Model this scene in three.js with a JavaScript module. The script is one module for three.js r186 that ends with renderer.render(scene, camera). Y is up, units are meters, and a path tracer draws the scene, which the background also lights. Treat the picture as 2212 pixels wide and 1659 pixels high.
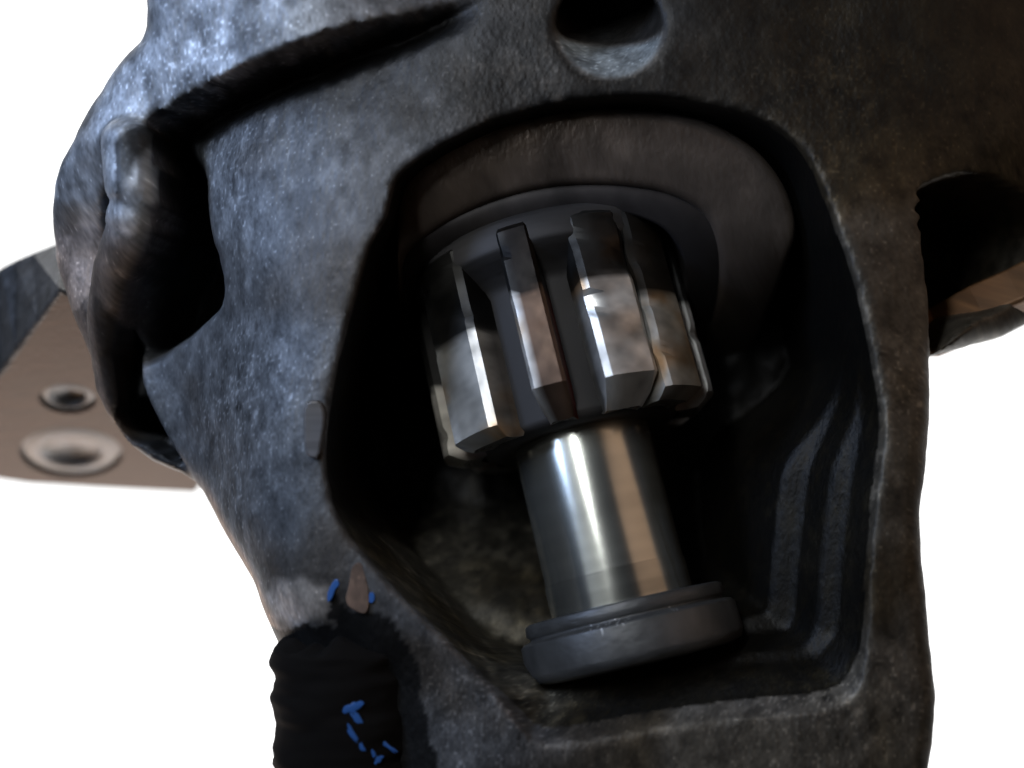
import * as THREE from 'three';
import { toCreasedNormals } from 'three/addons/utils/BufferGeometryUtils.js';
import { RectAreaLightUniformsLib } from 'three/addons/lights/RectAreaLightUniformsLib.js';

// ---------------------------------------------------------------- camera, light, exposure
RectAreaLightUniformsLib.init();
const scene = new THREE.Scene();
scene.background = new THREE.Color(0x000000);
const CAM = 114;                                         // mm from the front of the casting
const camera = new THREE.PerspectiveCamera(2 * Math.atan(41.475 / CAM) * 180 / Math.PI, 4 / 3, 0.005, 10);
camera.position.set(0, 0, CAM / 1000);
camera.lookAt(0, 0, 0);
camera.focus = 0.122;
camera.userData.fStop = 9;
scene.add(camera);
const renderer = new THREE.WebGLRenderer({ antialias: true });
renderer.setSize(1024, 768);
renderer.toneMapping = THREE.LinearToneMapping;
renderer.toneMappingExposure = 1;
renderer.shadowMap.enabled = true;

function panel(color, intensity, w, h, at, to = [0, 0, -0.01]) {
  const l = new THREE.RectAreaLight(color, intensity, w, h);
  l.position.set(...at); l.lookAt(...to); scene.add(l); return l;
}
const dirOf = (az, el, d) => [Math.sin(az) * Math.cos(el) * d, Math.sin(el) * d, Math.cos(az) * Math.cos(el) * d];
const D2R = Math.PI / 180;
panel(new THREE.Color(0.92, 0.96, 1), 36, 0.014, 0.12, dirOf(-22 * D2R, 33 * D2R, 0.2), [-0.012, 0.0, -0.01]);   // cool key lamp above left
panel(new THREE.Color(0.45, 0.62, 1), 21, 0.03, 0.08, dirOf(-56 * D2R, 24 * D2R, 0.17), [-0.02, 0, -0.01]);   // cool side lamp
panel(new THREE.Color(0.9, 0.95, 1), 0.5, 0.16, 0.2, dirOf(-36 * D2R, 14 * D2R, 0.26));                      // pale room light on the left
panel(new THREE.Color(1, 0.66, 0.46), 0.42, 0.6, 0.2, dirOf(76 * D2R, 22 * D2R, 0.32));                      // warm room light from the right
panel(new THREE.Color(1, 0.58, 0.32), 2.6, 0.3, 0.16, [-0.16, -0.27, -0.17], [-0.03, 0, -0.02]); // warm light bounced up from below and behind
// lamps that light the white backdrop from behind the motor
panel(new THREE.Color(1, 1, 1), 19, 1.3, 0.12, [0, 0.5, -0.28], [0, 0.06, -0.62]);
panel(new THREE.Color(1, 1, 1), 19, 1.3, 0.12, [0, -0.5, -0.28], [0, -0.06, -0.62]);

// ---------------------------------------------------------------- helpers
let seed = 12345;
const rnd = () => { seed = (seed * 1664525 + 1013904223) >>> 0; return seed / 4294967296; };
const cl = (x, a = 0, b = 1) => Math.min(b, Math.max(a, x));
const ss = (a, b, x) => { const t = cl((x - a) / (b - a)); return t * t * (3 - 2 * t); };
const smax = (a, b, k) => { const h = Math.max(k - Math.abs(a - b), 0) / k; return Math.max(a, b) + h * h * k * 0.25; };
const hash = (x, y, z) => { let h = (x * 374761393 + y * 668265263 + z * 1274126177) | 0; h = Math.imul(h ^ (h >>> 13), 1274126177); return ((h ^ (h >>> 16)) >>> 0) / 4294967296; };
function vn(x, y, z) {
  const xi = Math.floor(x), yi = Math.floor(y), zi = Math.floor(z);
  let u = x - xi, v = y - yi, w = z - zi; u = u * u * (3 - 2 * u); v = v * v * (3 - 2 * v); w = w * w * (3 - 2 * w);
  const L = (a, b, t) => a + (b - a) * t;
  return L(L(L(hash(xi, yi, zi), hash(xi + 1, yi, zi), u), L(hash(xi, yi + 1, zi), hash(xi + 1, yi + 1, zi), u), v),
    L(L(hash(xi, yi, zi + 1), hash(xi + 1, yi, zi + 1), u), L(hash(xi, yi + 1, zi + 1), hash(xi + 1, yi + 1, zi + 1), u), v), w) - 0.5;
}
const fbm = (x, y, z, o = 3) => { let s = 0, a = 1; for (let i = 0; i < o; i++) { s += a * vn(x, y, z); x *= 2.03; y *= 2.03; z *= 2.03; a *= 0.5; } return s; };
// a measured picture position and a depth (mm) give a point of the motor in mm
const W = (px, py, z) => { const k = (CAM - z) / CAM / 20; return [(px - 1106) * k, (829.5 - py) * k, z]; };
const W2 = (px, py, z = 0) => W(px, py, z).slice(0, 2);
const poly = (pts, z = 0) => pts.map((p) => W2(p[0], p[1], p[2] ?? z));
function sdPoly(P, x, y) {                                     // signed distance, negative inside
  let d = 1e9, inside = false;
  for (let i = 0, j = P.length - 1; i < P.length; j = i++) {
    const ex = P[j][0] - P[i][0], ey = P[j][1] - P[i][1], wx = x - P[i][0], wy = y - P[i][1];
    const t = cl((wx * ex + wy * ey) / (ex * ex + ey * ey)), bx = wx - ex * t, by = wy - ey * t;
    d = Math.min(d, bx * bx + by * by);
    if ((P[i][1] > y) !== (P[j][1] > y) && x < (P[j][0] - P[i][0]) * (y - P[i][1]) / (P[j][1] - P[i][1]) + P[i][0]) inside = !inside;
  }
  return inside ? -Math.sqrt(d) : Math.sqrt(d);
}
function smooth(P, n = 6, closed = true) {                     // Catmull-Rom through the points
  const c = new THREE.CatmullRomCurve3(P.map((p) => new THREE.Vector3(p[0], p[1], 0)), closed, 'centripetal');
  return c.getSpacedPoints(P.length * n).slice(0, closed ? -1 : undefined).map((v) => [v.x, v.y]);
}

// ---------------------------------------------------------------- textures
function noiseTex(n, fn, srgb) {
  const d = new Uint8Array(n * n * 4);
  for (let j = 0; j < n; j++) for (let i = 0; i < n; i++) { const c = fn(i / n, j / n); for (let k = 0; k < 3; k++) d[(j * n + i) * 4 + k] = cl(c[k] ?? c) * 255; d[(j * n + i) * 4 + 3] = 255; }
  const t = new THREE.DataTexture(d, n, n); t.wrapS = t.wrapT = THREE.RepeatWrapping; t.magFilter = THREE.LinearFilter; t.minFilter = THREE.LinearMipmapLinearFilter; t.generateMipmaps = true;
  if (srgb) t.colorSpace = THREE.SRGBColorSpace; t.needsUpdate = true; return t;
}
// tiling noise: four-way blend of shifted copies
const tile = (f) => (u, v) => { const g = (a, b) => f(a, b), bu = u, bv = v; return g(u, v) * (1 - bu) * (1 - bv) + g(u - 1, v) * bu * (1 - bv) + g(u, v - 1) * (1 - bu) * bv + g(u - 1, v - 1) * bu * bv; };
const castBump = noiseTex(512, (() => { const f = tile((u, v) => fbm(u * 70 + 9, v * 46 + 4, 1, 3) * 1.3); return (u, v) => 0.5 + f(u, v); })());
const castTone = noiseTex(512, (() => { const f = tile((u, v) => fbm(u * 26 + 3, v * 20 + 7, 5, 4)), g = tile((u, v) => vn(u * 120, v * 90, 3)); return (u, v) => { const q = g(u, v), t = cl(0.66 + 0.34 * f(u, v) + 0.24 * q + 0.2 * ss(0.22, 0.36, q)); return [t, t, t]; }; })(), true);
const softTone = noiseTex(256, (() => { const f = tile((u, v) => fbm(u * 12 + 3, v * 10 + 7, 25, 4)); return (u, v) => { const t = cl(0.78 + 0.35 * f(u, v)); return [t, t, t]; }; })(), true);
const shaftTone = noiseTex(256, (() => { const f = tile((u, v) => fbm(u * 5 + 3, v * 5 + 7, 31, 4)), g = tile((u, v) => vn(u * 5, v * 90, 12)); return (u, v) => { const t = cl(0.82 + 0.3 * f(u, v) + 0.12 * g(u, v)); return [t, t, t * 0.97]; }; })(), true);
const bushTone = noiseTex(1024, (() => { const f = tile((u, v) => fbm(u * 40 + 3, v * 10 + 7, 27, 4)); const S = []; for (let i = 0; i < 16; i++) S.push([(rnd() - 0.5) * 0.13, 0.46 + rnd() * 0.2, 0.0006 + rnd() * 0.0011, 0.02 + rnd() * 0.05, (rnd() - 0.5) * 0.05]);
  return (u, v) => { let t = cl(0.36 + 0.1 * f(u, v)), uu = u > 0.5 ? u - 1 : u; for (const [a, b, w, h, k] of S) { const dv = (v - b) / h; if (Math.abs(dv) < 1 && Math.abs(uu - a - k * (v - b)) < w * (1 - dv * dv)) t = 0.66; } return [t, t, t]; }; })(), true);
const brushTone = noiseTex(512, (() => { const f = tile((u, v) => fbm(u * 6, v * 60, 2, 3)), g = tile((u, v) => fbm(u * 9 + 5, v * 7, 8, 3)); return (u, v) => { const t = 0.78 + 0.22 * f(u, v), w = cl(0.5 + g(u, v) * 1.4); return [t, t * (0.97 - 0.06 * w), t * (0.94 - 0.14 * w)]; }; })(), true);
const steelStain = noiseTex(512, (() => { const f = tile((u, v) => fbm(u * 5 + 1, v * 5, 4, 4)), g = tile((u, v) => fbm(u * 14, v * 14, 6, 3)); return (u, v) => { const w = ss(0.0, 0.42, f(u, v)), t = 0.8 + 0.34 * g(u, v); return [t * (1 - 0.1 * w), t * (1 - 0.28 * w), t * (1 - 0.46 * w)]; }; })(), true);
const steelRough = noiseTex(256, (() => { const f = tile((u, v) => fbm(u * 8 + 1, v * 8, 14, 4)); return (u, v) => 0.55 + 0.5 * f(u, v); })());

const M = {
  cast: new THREE.MeshStandardMaterial({ name: 'dirty cast aluminium', vertexColors: true, map: castTone, bumpMap: castBump, bumpScale: 0.00005, roughness: 0.56, metalness: 0.45 }),
  earWarmLit: new THREE.MeshStandardMaterial({ name: 'machined lug with painted warm light', color: new THREE.Color(0.26, 0.15, 0.075), map: brushTone, roughness: 0.55, metalness: 0.4 }),  // brighter warm copy of the ear metal, lamp light painted in
  earSide: new THREE.MeshStandardMaterial({ name: 'grey cast side', color: new THREE.Color(0.13, 0.13, 0.132), map: castTone, bumpMap: castBump, bumpScale: 0.0001, roughness: 0.5, metalness: 0.5 }),
  ear: new THREE.MeshStandardMaterial({ name: 'machined cast face', color: new THREE.Color(0.065, 0.035, 0.018), map: brushTone, bumpMap: castBump, bumpScale: 0.00003, roughness: 0.55, metalness: 0.4 }),  // warm light from below is put into this brown
  collar: new THREE.MeshStandardMaterial({ name: 'brown oiled steel', color: new THREE.Color(0.26, 0.205, 0.165), map: softTone, bumpMap: castBump, bumpScale: 0.00004, roughness: 0.42, metalness: 0.6 }),
  gear: new THREE.MeshStandardMaterial({ name: 'worn steel', vertexColors: true, color: new THREE.Color(0.85, 0.84, 0.8), map: steelStain, roughnessMap: steelRough, roughness: 0.95, metalness: 0.75 }),
  root: new THREE.MeshStandardMaterial({ name: 'dull steel', color: new THREE.Color(0.075, 0.07, 0.068), map: softTone, roughness: 0.68, metalness: 0.5 }),
  shaft: new THREE.MeshStandardMaterial({ name: 'polished steel', color: new THREE.Color(0.8, 0.8, 0.76), map: shaftTone, roughness: 0.21, metalness: 0.92 }),
  ring: new THREE.MeshStandardMaterial({ name: 'dark oiled ring', color: new THREE.Color(0.07, 0.062, 0.06), map: softTone, roughness: 0.5, metalness: 0.5 }),
  rim: new THREE.MeshStandardMaterial({ name: 'brown worn casting', color: new THREE.Color(0.16, 0.108, 0.075), map: castTone, bumpMap: castBump, bumpScale: 0.00005, roughness: 0.5, metalness: 0.4 }),
  bush: new THREE.MeshStandardMaterial({ name: 'dark bearing steel', color: new THREE.Color(0.8, 0.79, 0.76), map: bushTone, bumpMap: castBump, bumpScale: 0.00003, roughness: 0.48, metalness: 0.6 }),
  bore: new THREE.MeshStandardMaterial({ name: 'clean steel thread', color: new THREE.Color(0.2, 0.22, 0.26), map: brushTone, roughness: 0.45, metalness: 0.3 }),
  boss: new THREE.MeshStandardMaterial({ name: 'worn rounded steel', color: new THREE.Color(0.42, 0.4, 0.38), map: softTone, roughness: 0.46, metalness: 0.85 }),
  bright: new THREE.MeshStandardMaterial({ name: 'bright steel', color: new THREE.Color(0.62, 0.62, 0.63), map: brushTone, roughness: 0.34, metalness: 0.9 }),
  rubber: new THREE.MeshPhysicalMaterial({ name: 'black rubber', color: new THREE.Color(0.004, 0.0032, 0.0026), roughness: 0.95, metalness: 0, specularIntensity: 0.25 }),
  blue: new THREE.MeshStandardMaterial({ name: 'blue paint', color: new THREE.Color(0.03, 0.1, 0.3), roughness: 0.35, metalness: 0 }),
  copper: new THREE.MeshStandardMaterial({ name: 'bare brown chip', color: new THREE.Color(0.3, 0.19, 0.13), map: castTone, roughness: 0.7, metalness: 0.1 }),
};

// ---------------------------------------------------------------- the white backdrop
const back = new THREE.Mesh(new THREE.BoxGeometry(3, 2.4, 0.02), new THREE.MeshStandardMaterial({ color: new THREE.Color(0.9, 0.9, 0.9), roughness: 1 }));
back.name = 'backdrop'; back.position.set(0, 0, -0.63); back.receiveShadow = true;
back.userData = { kind: 'structure', label: 'plain white backdrop behind the whole motor' };
scene.add(back);

// ---------------------------------------------------------------- the starter motor
const BASE = new THREE.Vector3(0.008, -0.046, -0.02);
const motor = new THREE.Group(); motor.name = 'starter_motor'; motor.position.copy(BASE); scene.add(motor);
motor.userData = { label: 'dirty cast aluminium starter motor nose with open window over pinion gear, against white', category: 'starter motor' };
function part(name, geo, mat, parent = motor, label) {         // geometry in mm of the scene
  const g = geo.clone(); g.scale(0.001, 0.001, 0.001);
  const m = new THREE.Mesh(g, mat); m.name = name; m.castShadow = m.receiveShadow = true;
  if (parent === motor) m.position.copy(BASE).negate();
  if (label) m.userData.label = label;
  parent.add(m); return m;
}
function projUV(g, scale = 1 / 40, kx = 0.61, ky = -0.52) {      // oblique uv in the solid's own axes, in units of the texture
  const p = g.attributes.position, uv = new Float32Array(p.count * 2);
  for (let i = 0; i < p.count; i++) { uv[2 * i] = (p.getX(i) + kx * p.getZ(i)) * scale; uv[2 * i + 1] = (p.getY(i) + ky * p.getZ(i)) * scale; }
  g.setAttribute('uv', new THREE.BufferAttribute(uv, 2)); return g;
}

// --- casting: a solid given by a field, meshed with surface nets
const outline = poly([
  [292, -400, -2], [292, 0, -2], [290, 40, -2], [284, 70, -3], [262, 97, -4], [240, 130, -5], [216, 178, -6], [197, 220, -7], [183, 262, -8.5], [171, 310, -10], [160, 352, -12], [146, 402, -14],
  [136, 450, -15], [127, 495, -16], [119, 560, -16], [142, 690, -13], [172, 770, -13], [184, 850, -13], [206, 905, -13], [245, 960, -13], [305, 1006, -13], [372, 1032, -13], [414, 1072, -12], [480, 1180, -10], [530, 1270, -8], [560, 1340, -7],
  [578, 1390, -6], [600, 1450, -5], [612, 1520, -5], [622, 1600, -5], [625, 1800, -5],
  [2003, 1800, -3], [2004, 1659, -3], [2014, 1600, -3], [2021, 1500, -3], [2018, 1420, -3], [2006, 1300, -3.5], [1994, 1180, -4], [1996, 1100, -4], [2014, 1000, -4], [2029, 900, -4], [2029, 772, -5],
  [2100, 735, -26], [2330, 640, -26], [2330, -400, -10]]);
const windowP = smooth(poly([
  [850, 388, -1], [905, 338, -1], [1000, 286, -1], [1120, 238, -1], [1250, 205], [1400, 196], [1550, 214], [1680, 258], [1755, 328], [1792, 420], [1822, 510], [1852, 600], [1876, 700], [1895, 800], [1912, 920], [1902, 1010], [1888, 1120], [1874, 1250],
  [1862, 1400], [1838, 1490], [1780, 1516], [1600, 1535], [1400, 1562], [1240, 1590], [1155, 1592], [1110, 1545], [1010, 1430], [880, 1300], [760, 1165], [722, 1105], [703, 1030], [700, 960], [714, 850], [736, 740], [770, 620], [798, 520], [836, 450]]), 3);
const recessL = smooth(poly([[352, 300], [338, 400], [346, 505], [292, 600], [262, 690], [272, 765], [330, 748], [410, 700], [476, 640], [468, 560], [446, 470], [436, 380], [404, 320]], -9), 4);
const recessC = smooth(poly([[236, 640], [216, 760], [218, 850], [252, 940], [312, 992], [412, 1056], [378, 990], [330, 900], [300, 820], [292, 750], [270, 690]], -13), 4);
const rib = [[288, 318, -5.5], [286, 430, -4], [272, 500, -5], [236, 580, -7], [212, 670, -9], [205, 760, -11], [214, 850, -12], [246, 930, -13], [302, 990, -13], [380, 1036, -13]].map((p) => W2(...p));     // rounded boss that runs down into the rim of the flange
function ribAt(x, y) { let best = 1e9, at = 0; for (let i = 0; i < 9; i++) { const [ax0, ay0] = rib[i], ex = rib[i + 1][0] - ax0, ey = rib[i + 1][1] - ay0, t = cl(((x - ax0) * ex + (y - ay0) * ey) / (ex * ex + ey * ey)), d = Math.hypot(x - ax0 - ex * t, y - ay0 - ey * t); if (d < best) { best = d; at = (i + t) / 9; } } return [best, at]; }
const recessR = smooth(poly([[1982, 420], [1992, 520], [2008, 640], [2030, 760], [2140, 690], [2260, 640], [2330, 560], [2330, 440], [2200, 380], [2080, 372], [2010, 390]], -4), 4);
const stepLine = [[60, 640], [118, 580], [140, 500], [172, 410], [214, 325], [264, 270], [330, 232], [430, 186], [540, 146], [650, 110], [800, 58], [960, 2], [1100, -50], [1200, -90]].map((p) => W2(p[0], p[1], 0));
const plateP = stepLine.concat([[-10, 80], [-70, 80], [-70, 8]]);
const tarP = smooth(poly([[716, 1288], [738, 1306], [770, 1322], [812, 1318], [846, 1352], [880, 1400], [900, 1480], [918, 1560], [930, 1700], [560, 1700], [560, 1395], [640, 1362], [700, 1350], [738, 1368]], -1), 3);   // tarred patch round the sleeve
// depth of the front surface at measured places
const ctrl = [
  [700, 960, 0], [714, 850, 0], [770, 620, -0.5], [855, 385, -1], [735, 1120, 0.5], [600, 900, -1], [530, 900, -4], [460, 900, -9], [405, 960, -14], [350, 850, -14], [290, 760, -15], [205, 650, -12], [225, 820, -13], [260, 900, -14],
  [620, 600, -2.2], [530, 600, -5], [480, 640, -8], [650, 1250, 0.6], [605, 1280, -1], [570, 1300, -4], [540, 1270, -9], [640, 1100, 0], [560, 1100, -2.5], [505, 1120, -6], [455, 1080, -11],
  [600, 350, -4], [700, 300, -3], [850, 250, -2], [1000, 180, -2], [500, 350, -6], [440, 330, -9], [300, 330, -10], [1900, 600, -0.6], [1950, 900, -0.6], [1950, 1100, -0.6], [1950, 1300, 0.2], [1970, 1500, 1], [1850, 400, -1.2],
  [1700, 150, -3], [2000, 100, -4], [2200, 100, -6], [2200, 300, -7], [1900, 300, -2.5], [1400, 120, -2], [1200, 1640, 2], [1600, 1600, 2], [1900, 1620, 1.5], [1000, 1600, 1], [860, 1480, -0.5], [1000, 1450, 0.6], [1250, 1740, 2], [1800, 1740, 2], [700, 1500, -4], [700, 1700, -4],
  [300, 200, -10], [500, 100, -7], [300, 30, -9], [740, 30, -4.5], [200, 400, -12], [180, 520, -12], [140, 480, -13], [2200, 620, -14], [2060, 800, -6], [1050, 40, -2.5], [800, 120, -4], [1400, 400, -1], [1300, 900, 0.5], [1400, 1300, 1], [1000, 900, 0.5],
].map(([a, b, z]) => [...W2(a, b, z), z]);
const rbf = (() => {                                           // thin plate spline
  const n = ctrl.length, N = n + 3, A = [], phi = (r2) => (r2 < 1e-9 ? 0 : 0.5 * r2 * Math.log(r2));
  for (let i = 0; i < N; i++) A.push(new Float64Array(N + 1));
  for (let i = 0; i < n; i++) {
    for (let j = 0; j < n; j++) A[i][j] = phi((ctrl[i][0] - ctrl[j][0]) ** 2 + (ctrl[i][1] - ctrl[j][1]) ** 2) + (i === j ? 6 : 0);
    A[i][n] = A[n][i] = 1; A[i][n + 1] = A[n + 1][i] = ctrl[i][0]; A[i][n + 2] = A[n + 2][i] = ctrl[i][1]; A[i][N] = ctrl[i][2];
  }
  for (let c = 0; c < N; c++) {
    let p = c; for (let r = c + 1; r < N; r++) if (Math.abs(A[r][c]) > Math.abs(A[p][c])) p = r;
    [A[c], A[p]] = [A[p], A[c]];
    for (let r = 0; r < N; r++) if (r !== c) { const f = A[r][c] / A[c][c]; if (f) for (let k = c; k <= N; k++) A[r][k] -= f * A[c][k]; }
  }
  const w = A.map((r, i) => r[N] / r[i]);
  return (x, y) => { let s = w[n] + w[n + 1] * x + w[n + 2] * y; for (let i = 0; i < n; i++) s += w[i] * phi((x - ctrl[i][0]) ** 2 + (y - ctrl[i][1]) ** 2); return s; };
})();
const pxOf = (x, y, z) => { const k = CAM / (CAM - z) * 20; return [1106 + x * k, 829.5 - y * k]; };

const S = 0.5, X0 = -66, Y0 = -49, Z0 = -40, NX = 268, NY = 216, NZ = 104;
const holeT = W(1318, 62, -2), holeF = W(286, 910, -14);
const field = new Float32Array(NX * NY * NZ);
for (let j = 0; j < NY; j++) for (let i = 0; i < NX; i++) {
  const x = X0 + i * S, y = Y0 + j * S;
  let h = rbf(x, y);
  const dOut = sdPoly(outline, x, y), dWin = sdPoly(windowP, x, y), dP = sdPoly(plateP, x, y), dRL = sdPoly(recessL, x, y), dRR = sdPoly(recessR, x, y);
  const px = 1106 + x * 20, py = 829.5 - y * 20;
  const wob = 0.5 * vn(x * 0.35, y * 0.35, 3) + 0.5 * vn(x * 1.1, y * 1.1, 7);
  const fade = (1 - ss(640, 1080, px)) * (1 - ss(400, 540, py)) * (1 - 0.7 * ss(270, 540, py) * ss(300, 230, px)), rag = 0.5 * vn(x * 2.1, y * 2.1, 17);
  h += 6.5 * ss(0.5, -0.6, dP + wob + rag) * fade;                   // raised plate, upper left
  h -= 2.2 * ss(3.4, 0.6, dP + wob * 0.6) * ss(-0.6, 0.4, dP) * (1 - ss(900, 1060, px)) * ss(180, 330, px);  // undercut added below the step to deepen its shadow
  h -= 15 * ss(1.2, -3.2, dRL + wob * 0.6);
  h -= 6 * ss(0.2, -1.6, sdPoly(recessC, x, y) + wob * 0.2);
  { const [d, t] = ribAt(x, y), R = 3.2 - 0.35 * Math.exp(-(((t - 0.14) / 0.03) ** 2)) - 1.9 * ss(0.1, 0.8, t); if (d < R) { const zr = -4.9 - 10.5 * ss(0, 0.75, t) + 1.15 * Math.sqrt(R * R - d * d); h = Math.max(h, zr) + 0.0; } }
  h -= 22 * ss(0.3, -2.6, dRR + wob * 0.3 + 0.4 * Math.sin((y * 0.94 - x * 0.3) * 3.6) * ss(2120, 2060, px) * ss(520, 470, py));
  h += 0.45 * fbm(x * 0.14, y * 0.14, 2, 2) + 0.04 * vn(x * 0.75, y * 0.75, 11);
  // how far the opening narrows with depth: ribs on its right wall, a sloping sill at its foot
  const right = ss(1420, 1700, px) * ss(760, 1060, py), foot = ss(1380, 1500, py) * ss(980, 1180, px);
  const floorRise = ss(1120, 1480, py) * 17 * (1 - 0.55 * right) + 5 * ss(1000, 720, px) * ss(1050, 1250, py);
  const zb = -35 + floorRise + 0.7 * fbm(x * 0.4, y * 0.4, 9, 3);
  const rough2 = 0.35 * vn(x * 0.9, y * 0.9, 21);
  for (let k = 0; k < NZ; k++) {
    const z = Z0 + k * S;
    let f = smax((z - h) * 0.8, dOut + rough2 * 0.4, 4.2);
    f = Math.max(f, -(z + 38));
    const dep = -z;
    let inset = right * (1.7 * ss(5, 6.4, dep) + 2.4 * ss(10.5, 12, dep) + 0.3 * Math.max(0, dep - 1)) + foot * 3.4 * cl((dep + 1.5) / 7);
    inset = Math.max(inset, 0);
    const cav = Math.max(dWin + inset + rough2 * 0.3, zb - z);
    f = smax(f, -cav, 0.5);
    // hole at the top, its bore rising as it goes in
    const e = h - z, hx = x - holeT[0], hy = y - (holeT[1] + 0.95 * Math.max(0, e));
    f = smax(f, -Math.max(Math.hypot(hx / 1.08, hy) - 5.3 + 0.2 * wob, e - 11), 1.4);
    // small hole in the rim of the flange
    const gx = x - holeF[0], gy = y - holeF[1];
    f = smax(f, -Math.max(Math.hypot(gx * 0.9 + gy * 0.35, gy * 0.8 - gx * 0.2) - 2.3, -(z + 36)), 0.6);
    if (i === 0 || j === 0 || k === 0 || i === NX - 1 || j === NY - 1 || k === NZ - 1) f = Math.max(f, 0.3);
    field[(k * NY + j) * NX + i] = f;
  }
}
function surfaceNet() {
  const idx = new Int32Array(NX * NY * NZ).fill(-1), pos = [], tri = [], at = (i, j, k) => (k * NY + j) * NX + i;
  const C = [0, 1, NX, NX + 1, NX * NY, NX * NY + 1, NX * NY + NX, NX * NY + NX + 1];
  const E = [[0, 1], [2, 3], [4, 5], [6, 7], [0, 2], [1, 3], [4, 6], [5, 7], [0, 4], [1, 5], [2, 6], [3, 7]];
  for (let k = 0; k < NZ - 1; k++) for (let j = 0; j < NY - 1; j++) for (let i = 0; i < NX - 1; i++) {
    const b = at(i, j, k); let m = 0;
    for (let c = 0; c < 8; c++) if (field[b + C[c]] < 0) m |= 1 << c;
    if (m === 0 || m === 255) continue;
    let sx = 0, sy = 0, sz = 0, n = 0;
    for (const [p, q] of E) {
      const fp = field[b + C[p]], fq = field[b + C[q]]; if ((fp < 0) === (fq < 0)) continue;
      const t = fp / (fp - fq); n++;
      sx += (p & 1) + t * ((q & 1) - (p & 1)); sy += (p >> 1 & 1) + t * ((q >> 1 & 1) - (p >> 1 & 1)); sz += (p >> 2) + t * ((q >> 2) - (p >> 2));
    }
    idx[b] = pos.length / 3; pos.push(X0 + (i + sx / n) * S, Y0 + (j + sy / n) * S, Z0 + (k + sz / n) * S);
  }
  const quad = (a, b, c, d, flip) => { if (flip) tri.push(a, c, b, a, d, c); else tri.push(a, b, c, a, c, d); };
  for (let k = 1; k < NZ - 1; k++) for (let j = 1; j < NY - 1; j++) for (let i = 1; i < NX - 1; i++) {
    const b = at(i, j, k), f = field[b] < 0;
    if (f !== (field[b + 1] < 0)) quad(idx[b - NX - NX * NY], idx[b - NX * NY], idx[b], idx[b - NX], !f);
    if (f !== (field[b + NX] < 0)) quad(idx[b - 1 - NX * NY], idx[b - 1], idx[b], idx[b - NX * NY], !f);
    if (f !== (field[b + NX * NY] < 0)) quad(idx[b - 1 - NX], idx[b - NX], idx[b], idx[b - 1], !f);
  }
  const g = new THREE.BufferGeometry();
  g.setAttribute('position', new THREE.BufferAttribute(new Float32Array(pos), 3)); g.setIndex(tri); g.computeVertexNormals(); return g;
}
const castG = surfaceNet();
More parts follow.
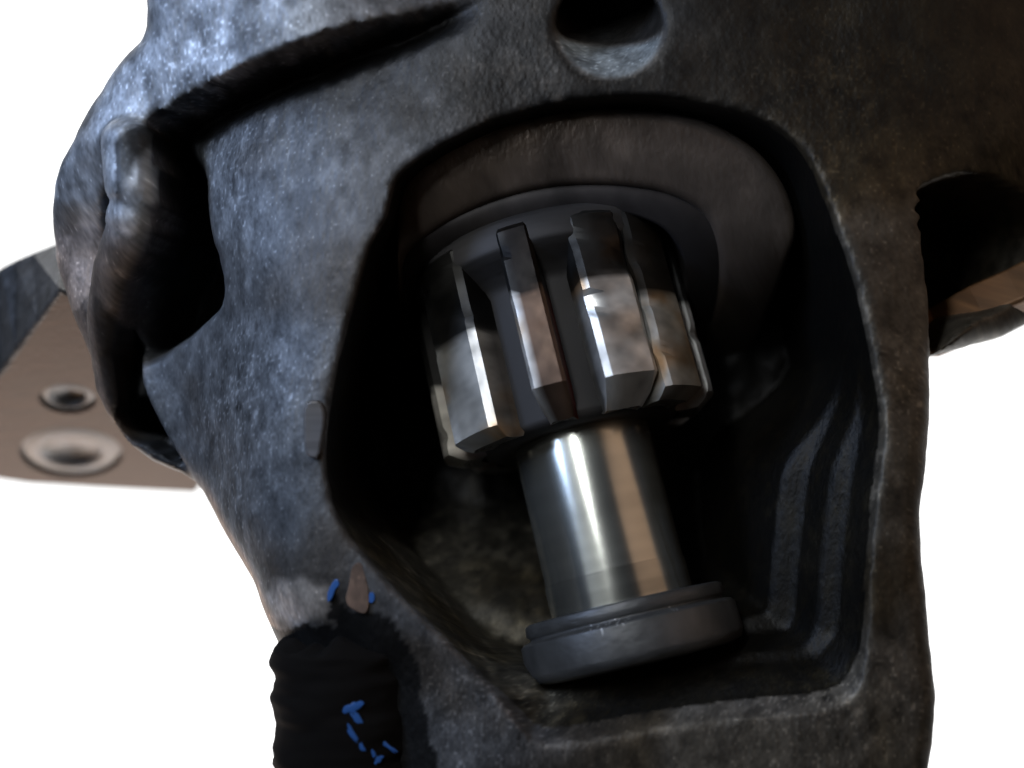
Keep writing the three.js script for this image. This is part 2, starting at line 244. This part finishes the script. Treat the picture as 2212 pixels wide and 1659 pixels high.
{ // tone of the metal: dirty mottling, bare scuffs, plus painted light and shade
  const p = castG.attributes.position, nr = castG.attributes.normal, col = new Float32Array(p.count * 3);
  for (let i = 0; i < p.count; i++) {
    const x = p.getX(i), y = p.getY(i), z = p.getZ(i), [px, py] = pxOf(x, y, z);
    let t = 0.21 * (1 + 0.5 * fbm(x * 0.22, y * 0.22, z * 0.22 + 3, 3) + 0.35 * vn(x * 1.2, y * 0.8, z * 1.2));
    let r = 1, g = 1, b = 1.02;
    const dirtShade = ss(-0.25, 0.35, fbm(x * 0.1 + 5, y * 0.1, z * 0.1, 3) + 0.6 * ss(1300, 1900, px) * ss(560, 330, py) - 0.3 * ss(1750, 1850, px) * ss(420, 560, py) - 0.3 * ss(900, 500, px) + 0.25 * ss(900, 1150, px) * ss(420, 200, py));  // random mottling, plus shade painted over upper right and top centre
    t *= 1 - 0.5 * dirtShade; g -= 0.14 * dirtShade; b -= 0.3 * dirtShade; { const warm = Math.max(ss(1250, 1900, px), ss(1150, 1500, px) * ss(1400, 1600, py)), cool = ss(820, 600, px); g -= 0.13 * warm; b -= 0.34 * warm; t *= 1 + 0.25 * warm * ss(1400, 1600, py); r -= 0.07 * cool; b += 0.06 * cool; }  // warm light at right and foot, cool at left, painted as tint
    if (sdPoly(plateP, x, y) < 0.5 && px < 1150) { const s = ss(-0.1, 0.3, fbm(x * 0.35, y * 0.3, 4, 3) + 0.25 * ss(7, 1, -sdPoly(plateP, x, y))); t *= 1.0 + 1.25 * s; }
    if (sdPoly(recessL, x, y) < 0.2) t *= 1 - 0.8 * ss(0.2, -1, sdPoly(recessL, x, y));  // shade of the left recess painted into the tone
    { const [d, u] = ribAt(x, y), e = ss(3.2, 2.6, d + 1.6 * ss(0.1, 0.8, u)) * ss(-17, -15, z); t = t * (1 - e) + e * (0.6 - 0.4 * ss(0.18, 0.3, u)) * (0.9 + 0.4 * vn(x, y, z)); }
    { const e = Math.max(ss(1.1, 0.7, Math.hypot((px - 272) / 27, (py - 368) / 46) + 0.4 * vn(x * 0.9, y * 0.9, 3)), ss(1.1, 0.6, Math.hypot((px - 276 - 0.3 * (py - 478)) / 26, (py - 478) / 38) + 0.4 * vn(x, y, 5))) * ss(-16, -13, z); t = t * (1 - e) + 1.25 * e; }  // two highlights of the rib painted as pale ellipses
    const brown = ss(340, 250, px + 40 * vn(x * 0.5, y * 0.5, 4)) * ss(440, 560, py) * ss(1120, 1000, py); t *= 1 + 0.35 * brown; g -= 0.28 * brown; b -= 0.5 * brown; t *= 1 - 0.75 * ss(0.3, -0.6, sdPoly(recessC, x, y));  // warm light painted brown on the rim, crescent recess shaded by colour
    { const d = Math.abs(sdPoly(windowP, x, y)), e = ss(0.8, 0.2, d) * ss(0.1, 0.34, 0.6 * vn(x * 1.6, y * 1.6, 33) + 0.7 * vn(x * 0.5, y * 0.5, 3)) * (z > -2.6 ? 1 : 0) * (0.25 + 0.75 * ss(1600, 1800, px)) * ss(1150, 1000, py); t = t * (1 - e) + 0.5 * e; }
    const edge = ss(3.4, 1.6, -sdPoly(outline, x, y)) * ss(980, 1100, py) * ss(640, 600, px); g -= 0.36 * edge; b -= 0.62 * edge; t *= 1 + 1.6 * edge;  // warm edge light painted along the lower left silhouette
    t *= 1 + 0.25 * ss(800, 600, px); t *= 1 - 0.6 * ss(420, 200, py + 60 * vn(x * 0.2, y * 0.2, 6)) * ss(380, 560, px) * (sdPoly(plateP, x, y) > 0 ? 1 : 0);  // left flank lightened, shade over the top centre painted in
    { const dP = sdPoly(plateP, x, y); if (dP > -0.35 && dP < 4.2 && px > 250) t *= 1 - 0.9 * ss(-0.35, 0.3, dP) * ss(4.2, 2.4, dP + 1.2 * vn(x, y, 8)) * ss(1080, 960, px); }  // cast shadow below the plate edge painted into the colour
    const scuff = ss(1.1, 0.5, Math.hypot((px - 648) / 85, (py - 1302) / 58) + 0.5 * vn(x * 0.8, y * 0.8, 2)); t = t * (1 - scuff) + 0.9 * scuff;
    const sill = ss(1.1, 0.4, Math.abs(py - 1490) / 60) * ss(1200, 1500, px) * ss(1900, 1800, px); t *= 1 + 0.5 * sill;
    if (sdPoly(windowP, x, y) < 0.7 && z < Math.min(rbf(x, y), 1) - 1.6) { const o = (0.03 + 0.065 * ss(700, 950, py) + 0.8 * ss(950, 1200, py) * ss(1350, 1150, px)) * (0.6 + 0.8 * ss(-0.1, 0.5, vn(x * 0.9, y * 0.9, z * 0.9))); g -= 0.1; b -= 0.34; t *= o * (1 - 0.75 * ss(1250, 900, px) * ss(1250, 1050, py)); }  // shade inside the window painted in, deepest at left and top
    const lip = ss(6.4, 5.4, Math.hypot(x - holeT[0], y - holeT[1] - 0.4)) * ss(holeT[1] + 0.5, holeT[1] - 1, y); t = t * (1 - lip) + 1.0 * lip * (0.8 + 0.5 * vn(x, y, z)); r -= 0.14 * lip; b += 0.25 * lip; g += 0.08 * lip;  // cool light on the lower lip of the top hole, painted pale
    const tar = Math.max(sdPoly(tarP, x, y) < 0.4 + 1.2 * vn(x * 0.8, y * 0.8, 1) ? 1 : 0, 0); t *= 1 - 0.93 * tar;
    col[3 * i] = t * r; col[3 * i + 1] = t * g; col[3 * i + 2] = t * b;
  }
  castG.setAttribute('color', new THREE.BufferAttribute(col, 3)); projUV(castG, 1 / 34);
}
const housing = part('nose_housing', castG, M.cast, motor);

// --- axis frame of gear and shaft: x across, y up the axis, z towards the viewer
const TAU = 14.5 * D2R, PHI = 13.2 * D2R;
const ax = new THREE.Vector3(Math.cos(TAU) * Math.sin(PHI), -Math.cos(TAU) * Math.cos(PHI), Math.sin(TAU));
const nn = new THREE.Vector3(0, 0, 1).addScaledVector(ax, -ax.z).normalize(), uu = nn.clone().cross(ax);
const G0 = new THREE.Vector3(...W(1256, 950, -17.5));
const axisM = new THREE.Matrix4().makeBasis(uu, ax.clone().negate(), nn).setPosition(G0);
function lathe(profile, seg = 96) { const g = new THREE.LatheGeometry(profile.map((p) => new THREE.Vector2(p[0], p[1])), seg); return g; }
const onAxis = (g) => g.applyMatrix4(axisM);
const RO = 17.2, RR = 12.8;
const gear = part('pinion_gear', onAxis(lathe([[8.2, 0.6], [8.6, 0.1], [11.4, 0], [12.2, 0.5], [RR, 1.2], [RR, 16.8], [RR + 0.5, 17.9], [RR + 1.6, 18.9], [RO - 1.4, 19.8], [RO - 0.5, 20.5], [RO - 0.3, 21], [RO - 0.3, 22.4], [RO - 0.5, 23.7], [RO - 1.6, 24.7], [RO - 3.4, 25.3], [10, 25.6]])), M.root);
function toothGeo(w0, w1, h0, top, cham, wear, id, tint, lead = 1.1) {   // w half angle at root and tip, wear how far up the flank is rubbed bright
  const prof = [[-w0, RR - 0.6], [-w0 * 0.86, RR + 0.8], [-w1 * 1.08, RO - 0.45], [-w1 * 0.84, RO], [-w1 * 0.3, RO + 0.03], [w1 * 0.3, RO + 0.03], [w1 * 0.84, RO], [w1 * 1.08, RO - 0.45], [w0 * 0.86, RR + 0.8], [w0, RR - 0.6]];
  const P = [], U = [], C = [], I = [], n = prof.length, st = [[h0, 1 - cham, 0.88], [h0 + lead * 0.4, 1 - cham * 0.55, 0.95], [h0 + lead, 1, 1]];
  for (let y = h0 + lead + 0.7; y < top - 0.4; y += 0.7) st.push([y, 1, 1]);
  st.push([top, 1, 1]);
  st.forEach(([y, kr, ka], row) => {
    for (let q = 0; q < n; q++) {
      const edge = q === 2 || q === 3 || q === 6 || q === 7, chip = edge ? Math.max(0, vn(y * 0.55, q > 4 ? 9 : 2, id * 7) - 0.26) * 2 : 0;
      const a = prof[q][0] * ka, r = -0.9 * ss(22, 24, y) ** 2 + Math.min(prof[q][1], RR + (RO - RR) * kr + (prof[q][1] - RO) * 0.3) - chip;
      P.push(Math.sin(a) * r, y + (row < 2 ? 0.25 * vn(q, 3, id) : 0), Math.cos(a) * r); U.push(q / n * 0.5 + id * 0.37, y / 26 + id * 0.21);
      const on = ss(wear + 0.5, wear - 0.5, y + 0.9 * vn(q * 0.7, y * 0.2, id)), face = q > 1 && q < n - 2 ? 1 : 0.42, t = (0.05 + 0.95 * on) * face * (edge && on > 0.5 ? 1.25 : 1) * (0.95 + 0.2 * vn(y * 0.2, q * 0.8, id + 40));
      C.push(t * (1 + (tint[0] - 1) * face * (edge && q < 5 ? 0.2 : 1)), t * (1 + (tint[1] - 1) * (edge && q < 5 ? 0.2 : 1)), t * (1 + (tint[2] - 1) * (edge && q < 5 ? 0.2 : 1)));
    }
  });
  for (let s = 0; s < st.length - 1; s++) for (let q = 0; q < n - 1; q++) { const a = s * n + q, b = a + n; I.push(a, a + 1, b, a + 1, b + 1, b); }
  const c0 = P.length / 3; P.push(0, h0, RR); U.push(0, 0); C.push(0.2, 0.2, 0.2);
  for (let q = 0; q < n; q++) { P.push(P[q * 3], P[q * 3 + 1], P[q * 3 + 2]); U.push(U[2 * q], 0); C.push(0.3, 0.3, 0.3); }
  for (let q = 0; q < n - 1; q++) I.push(c0, c0 + 2 + q, c0 + 1 + q);
  const g = new THREE.BufferGeometry();
  g.setAttribute('position', new THREE.BufferAttribute(new Float32Array(P), 3)); g.setAttribute('uv', new THREE.BufferAttribute(new Float32Array(U), 2)); g.setAttribute('color', new THREE.BufferAttribute(new Float32Array(C), 3)); g.setIndex(I);
  return toCreasedNormals(g, 0.42);
}
const WEAR = { 0: [14.6, [0.2, 0.13, 0.095]], 1: [14.4, [1, 0.98, 0.96]], 2: [12.4, [1, 0.95, 0.86]], 9: [12.6, [0.95, 0.9, 0.82]], 8: [9.5, [0.75, 0.7, 0.62]] };
const TURN = [-10, 23, 48.5, 89, 125, 161, 197, 233, 272, 311];
TURN.forEach((deg, k) => {
  const [wear, tint] = WEAR[k] ?? [12 + 2 * rnd(), [0.9, 0.85, 0.8]], w = [0.11, 0.185, 0.2, 0.2, 0.2, 0.2, 0.2, 0.2, 0.2, 0.235][k];
  part('tooth', onAxis(toothGeo(w + 0.055, w, 0.05 + 0.25 * rnd(), 23.6, (k < 2 ? 0.75 : 0.35) + 0.2 * rnd(), wear, k + 1, tint, [3.4, 2.9, 1, 1.4, 1.2, 1.5, 1, 2, 1, 1.1][k]).rotateY(deg * D2R)), M.gear, gear);
});
// shaft and bearing bush below it
const shaft = part('drive_shaft', onAxis(lathe([[3, 1], [7.9, 1], [8.5, 0.4], [8.5, -16.6], [8.64, -16.9], [8.64, -26]])), M.shaft);
void shaft;
const bush = part('bearing_bush', onAxis(lathe([[8.7, -21.0], [9.1, -20.6], [11.6, -20.6], [12.0, -20.8], [12.1, -21.9], [11.7, -22.2], [11.7, -22.5], [12.6, -22.7], [13.0, -23.1], [13.1, -26.2], [12.7, -27.2], [11.6, -27.6], [4, -27.6]])), M.bush);
void bush;

// --- clutch hood above the gear: two rounded arches, one inside the other
function onPlane(px, py, P0, nrm) { const eye = new THREE.Vector3(0, 0, CAM), d = new THREE.Vector3(...W(px, py, 0)).sub(eye); return eye.clone().addScaledVector(d, P0.clone().sub(eye).dot(nrm) / d.dot(nrm)); }
function arch(out, inn, p0, depth, bev) {                      // a thick rounded ring between two curves, its legs sweeping back into the housing
  const nrm = new THREE.Vector3(0.03, -0.3, 0.95).normalize(), P0 = new THREE.Vector3(...W(...p0)), N = 140;
  const line = (P) => new THREE.CatmullRomCurve3(P.map(([a, b]) => onPlane(a, b, P0, nrm)), false, 'centripetal').getSpacedPoints(N);
  const O = line(out), Q = line(inn), V = [], I = [], sec = [[0, depth]];
  for (let k = 0; k <= 6; k++) { const a = k / 6 * Math.PI / 2; sec.push([1 - Math.cos(a), 1 - Math.sin(a)]); }
  const S = [[0, depth, 0]]; for (const [a, b] of sec.slice(1)) S.push([a * bev, b * bev, 0]); S.push([0.5, 0, 2]); for (const [a, b] of sec.slice(1).reverse()) S.push([a * bev, b * bev, 1]); S.push([0, depth, 1]);
  const n = S.length, y0 = W(0, 470, -8)[1];
  for (let i = 0; i <= N; i++) { const w = O[i].distanceTo(Q[i]), c = Q[i].clone().sub(O[i]).divideScalar(w);
    for (const [a, dpt, m] of S) { const v = (m === 2 ? O[i].clone().addScaledVector(c, w / 2) : m ? Q[i].clone().addScaledVector(c, -a) : O[i].clone().addScaledVector(c, a)).addScaledVector(nrm, -dpt + (m === 2 ? 0.5 : 0)); const d = Math.max(0, y0 - v.y); V.push(v.x, v.y, v.z - 0.09 * d * d); } }
  for (let i = 0; i < N; i++) for (let k = 0; k < n - 1; k++) { const a = i * n + k, b = a + n; I.push(a, b, a + 1, a + 1, b, b + 1); }
  const g = new THREE.BufferGeometry(); g.setAttribute('position', new THREE.BufferAttribute(new Float32Array(V), 3)); g.setIndex(I); g.computeVertexNormals(); return projUV(g, 1 / 34);
}
part('clutch_collar', arch([[812, 900], [832, 760], [842, 640], [850, 520], [868, 400], [930, 320], [1030, 276], [1160, 248], [1310, 236], [1450, 246], [1560, 276], [1650, 336], [1708, 420], [1726, 500], [1716, 556], [1704, 640], [1694, 760], [1690, 900]],
  [[846, 900], [852, 780], [860, 640], [872, 560], [960, 490], [1060, 442], [1160, 414], [1260, 404], [1360, 408], [1450, 426], [1520, 466], [1548, 520], [1566, 600], [1576, 700], [1584, 900]], [1300, 240, -6], 16, 1.7), M.collar);
part('collar_ring', arch([[828, 900], [840, 790], [852, 660], [862, 545], [950, 475], [1060, 428], [1160, 402], [1260, 392], [1370, 396], [1460, 414], [1530, 456], [1562, 510], [1584, 620], [1596, 900]],
  [[858, 900], [862, 790], [874, 660], [910, 580], [980, 530], [1080, 490], [1200, 460], [1300, 456], [1380, 470], [1440, 500], [1482, 560], [1500, 640], [1510, 900]], [1280, 430, -10], 10, 0.6), M.ring);

// --- mounting ears, in a plane across the axis
function ear(name, pts, p0, thick, holes, mat, topPts, normal = new THREE.Vector3(0.16, -0.82, 0.55)) {
  const nrm = normal.clone().normalize(), e1 = new THREE.Vector3(1, 0, 0).addScaledVector(nrm, -nrm.x).normalize(), e2 = nrm.clone().cross(e1), P0 = new THREE.Vector3(...W(...p0)), eye = new THREE.Vector3(0, 0, CAM);
  const on = ([px, py], lift = 0) => { const d = new THREE.Vector3(...W(px, py, 0)).sub(eye), o = P0.clone().addScaledVector(nrm, -lift), t = o.clone().sub(eye).dot(nrm) / d.dot(nrm), q = eye.clone().addScaledVector(d, t).sub(P0); return new THREE.Vector2(q.dot(e1), q.dot(e2)); };
  const s = new THREE.Shape(pts.map((p) => on(p)));
  const rings = holes.map(([px, py, r]) => ({ c: on([px, py]), r }));
  for (const { c, r } of rings) s.holes.push(new THREE.Path().absarc(c.x, c.y, r, 0, Math.PI * 2, true));
  const g = new THREE.ExtrudeGeometry(s, { depth: thick - 1, bevelEnabled: true, bevelThickness: 0.5, bevelSize: 0.7, bevelOffset: -0.7, bevelSegments: 4, curveSegments: 32 });
  if (topPts) {                                                // the upper outline differs from the lower one
    const lo = pts.map((p) => on(p)), hi = topPts.map((p) => on(p, thick)), p = g.attributes.position;
    for (let i = 0; i < p.count; i++) {
      const x = p.getX(i), y = p.getY(i), t = 1 - (p.getZ(i) + 0.5) / thick; let best = 1e9, q = 0;
      lo.forEach((v, k) => { const d = (v.x - x) ** 2 + (v.y - y) ** 2; if (d < best) { best = d; q = k; } });
      if (best < 2.2) { p.setX(i, x + (hi[q].x - lo[q].x) * t); p.setY(i, y + (hi[q].y - lo[q].y) * t); }
    }
    g.computeVertexNormals();
  }
  const m = new THREE.Matrix4().makeBasis(e1, e2, nrm).setPosition(P0.clone().addScaledVector(nrm, -thick));
  projUV(g, 1 / 30); g.applyMatrix4(m);
  return { mesh: part(name, g, mat), rings, m, thick };
}
const earL = ear('mounting_ear', [[-160, 1000], [-60, 880], [0, 808], [32, 762], [80, 696], [126, 632], [300, 700], [470, 1000], [424, 1073], [330, 1068], [200, 1061], [60, 1052], [0, 1043], [-60, 1030]], [150, 950, -48], 13, [[155, 985, 8.2], [146, 868, 4.6]], [M.ear, M.earSide],
  [[-160, 800], [-60, 640], [0, 581], [30, 566], [70, 549], [126, 528], [240, 680], [470, 800], [424, 900], [330, 900], [200, 890], [60, 880], [0, 870], [-60, 850]]);
for (const { c, r } of earL.rings) {                            // bright threaded bore in each hole
  const F = earL.thick, pr = [[r + 0.55, F - 1.0], [r * 0.86, F - 1.3], [r * 0.8, F - 0.9], [r * 0.7, F - 1.1], [r * 0.64, F - 0.8], [r * 0.52, F - 1.1], [r * 0.46, F - 1.8], [0.01, F - 2.2]];
  const g = lathe(pr.reverse(), 64).rotateX(Math.PI / 2).translate(c.x, c.y, 0).applyMatrix4(earL.m);
  part('threaded_bore', g, M.bore, earL.mesh, 'bright threaded steel bore in the brown ear');
}
ear('mounting_ear', [[1900, 780], [2030, 781], [2120, 746], [2220, 706], [2400, 620], [2400, 560], [2212, 655], [2130, 690], [2040, 738], [1900, 740]], [2120, 725, -17], 5, [], M.earWarmLit);

// --- small burr on the left edge of the window
{
  const s = smooth(poly([[668, 874], [690, 872], [698, 900], [692, 950], [684, 984], [670, 978], [664, 930]], 0.3), 4);
  const g = new THREE.ExtrudeGeometry(new THREE.Shape(s.map((p) => new THREE.Vector2(...p))), { depth: 0.7, bevelEnabled: true, bevelThickness: 0.4, bevelSize: 0.3, bevelSegments: 3 });
  g.translate(0, 0, 0.0); part('casting_burr', projUV(g), M.bore, housing);
}
// --- black sleeve at the lower left with blue paint marks
function sleeveAt(a, t) {                                        // a angle, t 0 top .. 1 bottom
  const c = [742 + 22 * t + 16 * vn(t * 16, 3, 1), 1376 + 420 * t], z = -5.5 + 1 * t, rx = 8.1 * (1 + 0.02 * vn(t * 26, 1, 5)) * (1 - 0.22 * ss(0.05, 0, t)), rz = 7.4 * (1 - 0.3 * ss(0.06, 0, t));
  const r = 1 + 0.05 * fbm(Math.cos(a) * 2 + 4, t * 9, Math.sin(a) * 2, 3) + 0.05 * vn(Math.cos(a) * 1.5 + 3, t * 24, Math.sin(a) * 1.5);
  const w = W(c[0], c[1], z); return new THREE.Vector3(w[0] + Math.sin(a) * rx * r, w[1] + 2.6 * vn(Math.cos(a) * 4, Math.sin(a) * 3, 2) * ss(0.06, 0, t) + Math.cos(a * 1.0) * 0.6, z + Math.cos(a) * rz * r);
}
{
  const P = [], I = [], na = 56, nt = 60;
  for (let j = 0; j <= nt; j++) for (let i = 0; i < na; i++) { const v = sleeveAt(i / na * 2 * Math.PI, j / nt); P.push(v.x, v.y, v.z); }
  for (let j = 0; j < nt; j++) for (let i = 0; i < na; i++) { const a = j * na + i, b = j * na + (i + 1) % na; I.push(a, a + na, b, b, a + na, b + na); }
  const t = P.length / 3, v = W(742, 1376, -5.5); P.push(v[0], v[1] + 0.6, v[2]); for (let i = 0; i < na; i++) I.push(t, i, (i + 1) % na);
  const g = new THREE.BufferGeometry(); g.setAttribute('position', new THREE.BufferAttribute(new Float32Array(P), 3)); g.setIndex(I); g.computeVertexNormals(); projUV(g);
  const sleeve = part('rubber_sleeve', g, M.rubber, motor, 'wrinkled black sleeve at the lower left with blue paint marks');
  const eye = new THREE.Vector3(0, 0, CAM);
  for (const [px, py, lx, ly, rot] of [[756, 1530, 0.95, 0.55, 0.3], [770, 1554, 0.35, 0.9, 0.5], [766, 1588, 0.28, 1.1, 0.45], [781, 1614, 0.25, 0.7, 0.5], [815, 1642, 0.55, 0.5, 0], [830, 1606, 0.26, 1.6, 0.9], [806, 1628, 0.2, 0.4, 0.5]]) {
    // nearest place on the sleeve along that line of sight
    let best = 1e9, q = null; const d = new THREE.Vector3(...W(px, py, 0)).sub(eye).normalize();
    for (let a = -1.4; a < 1.5; a += 0.04) for (let u = 0; u < 0.9; u += 0.01) { const s = sleeveAt(a, u), w = s.clone().sub(eye), e = w.clone().addScaledVector(d, -w.dot(d)).length(); if (e < best) { best = e; q = s; } }
    const m = new THREE.IcosahedronGeometry(1, 3), p = m.attributes.position;
    for (let i = 0; i < p.count; i++) { const k = 1 + 1.1 * vn(p.getX(i) * 2.2 + px, p.getY(i) * 2.2, 1); p.setXYZ(i, p.getX(i) * lx * k, p.getY(i) * ly * k, p.getZ(i) * 0.07); }
    m.rotateZ(rot).rotateY(0.15).translate(q.x, q.y, q.z + 0.02); m.computeVertexNormals(); part('paint_mark', projUV(m), M.blue, sleeve);
  }
}
// --- chips of paint and bare metal above the sleeve
function chip(name, pts, z, mat, label) {
  const s = smooth(poly(pts, z), 4), g = new THREE.ExtrudeGeometry(new THREE.Shape(s.map((p) => new THREE.Vector2(...p))), { depth: 0.1, bevelEnabled: true, bevelThickness: 0.12, bevelSize: 0.08, bevelSegments: 3 });
  g.translate(0, 0, z); return part(name, projUV(g), mat, housing, label);
}
chip('bare_chip', [[764, 1222], [778, 1216], [788, 1244], [796, 1290], [790, 1322], [770, 1318], [750, 1300], [756, 1260]], 1.0, M.copper, 'bare brown chip in the casting');
chip('paint_mark', [[718, 1262], [728, 1252], [732, 1262], [724, 1272], [716, 1292], [710, 1298], [709, 1286]], 0.95, M.blue);
chip('paint_mark', [[801, 1280], [808, 1284], [806, 1299], [799, 1300]], 0.95, M.blue);

renderer.render(scene, camera);
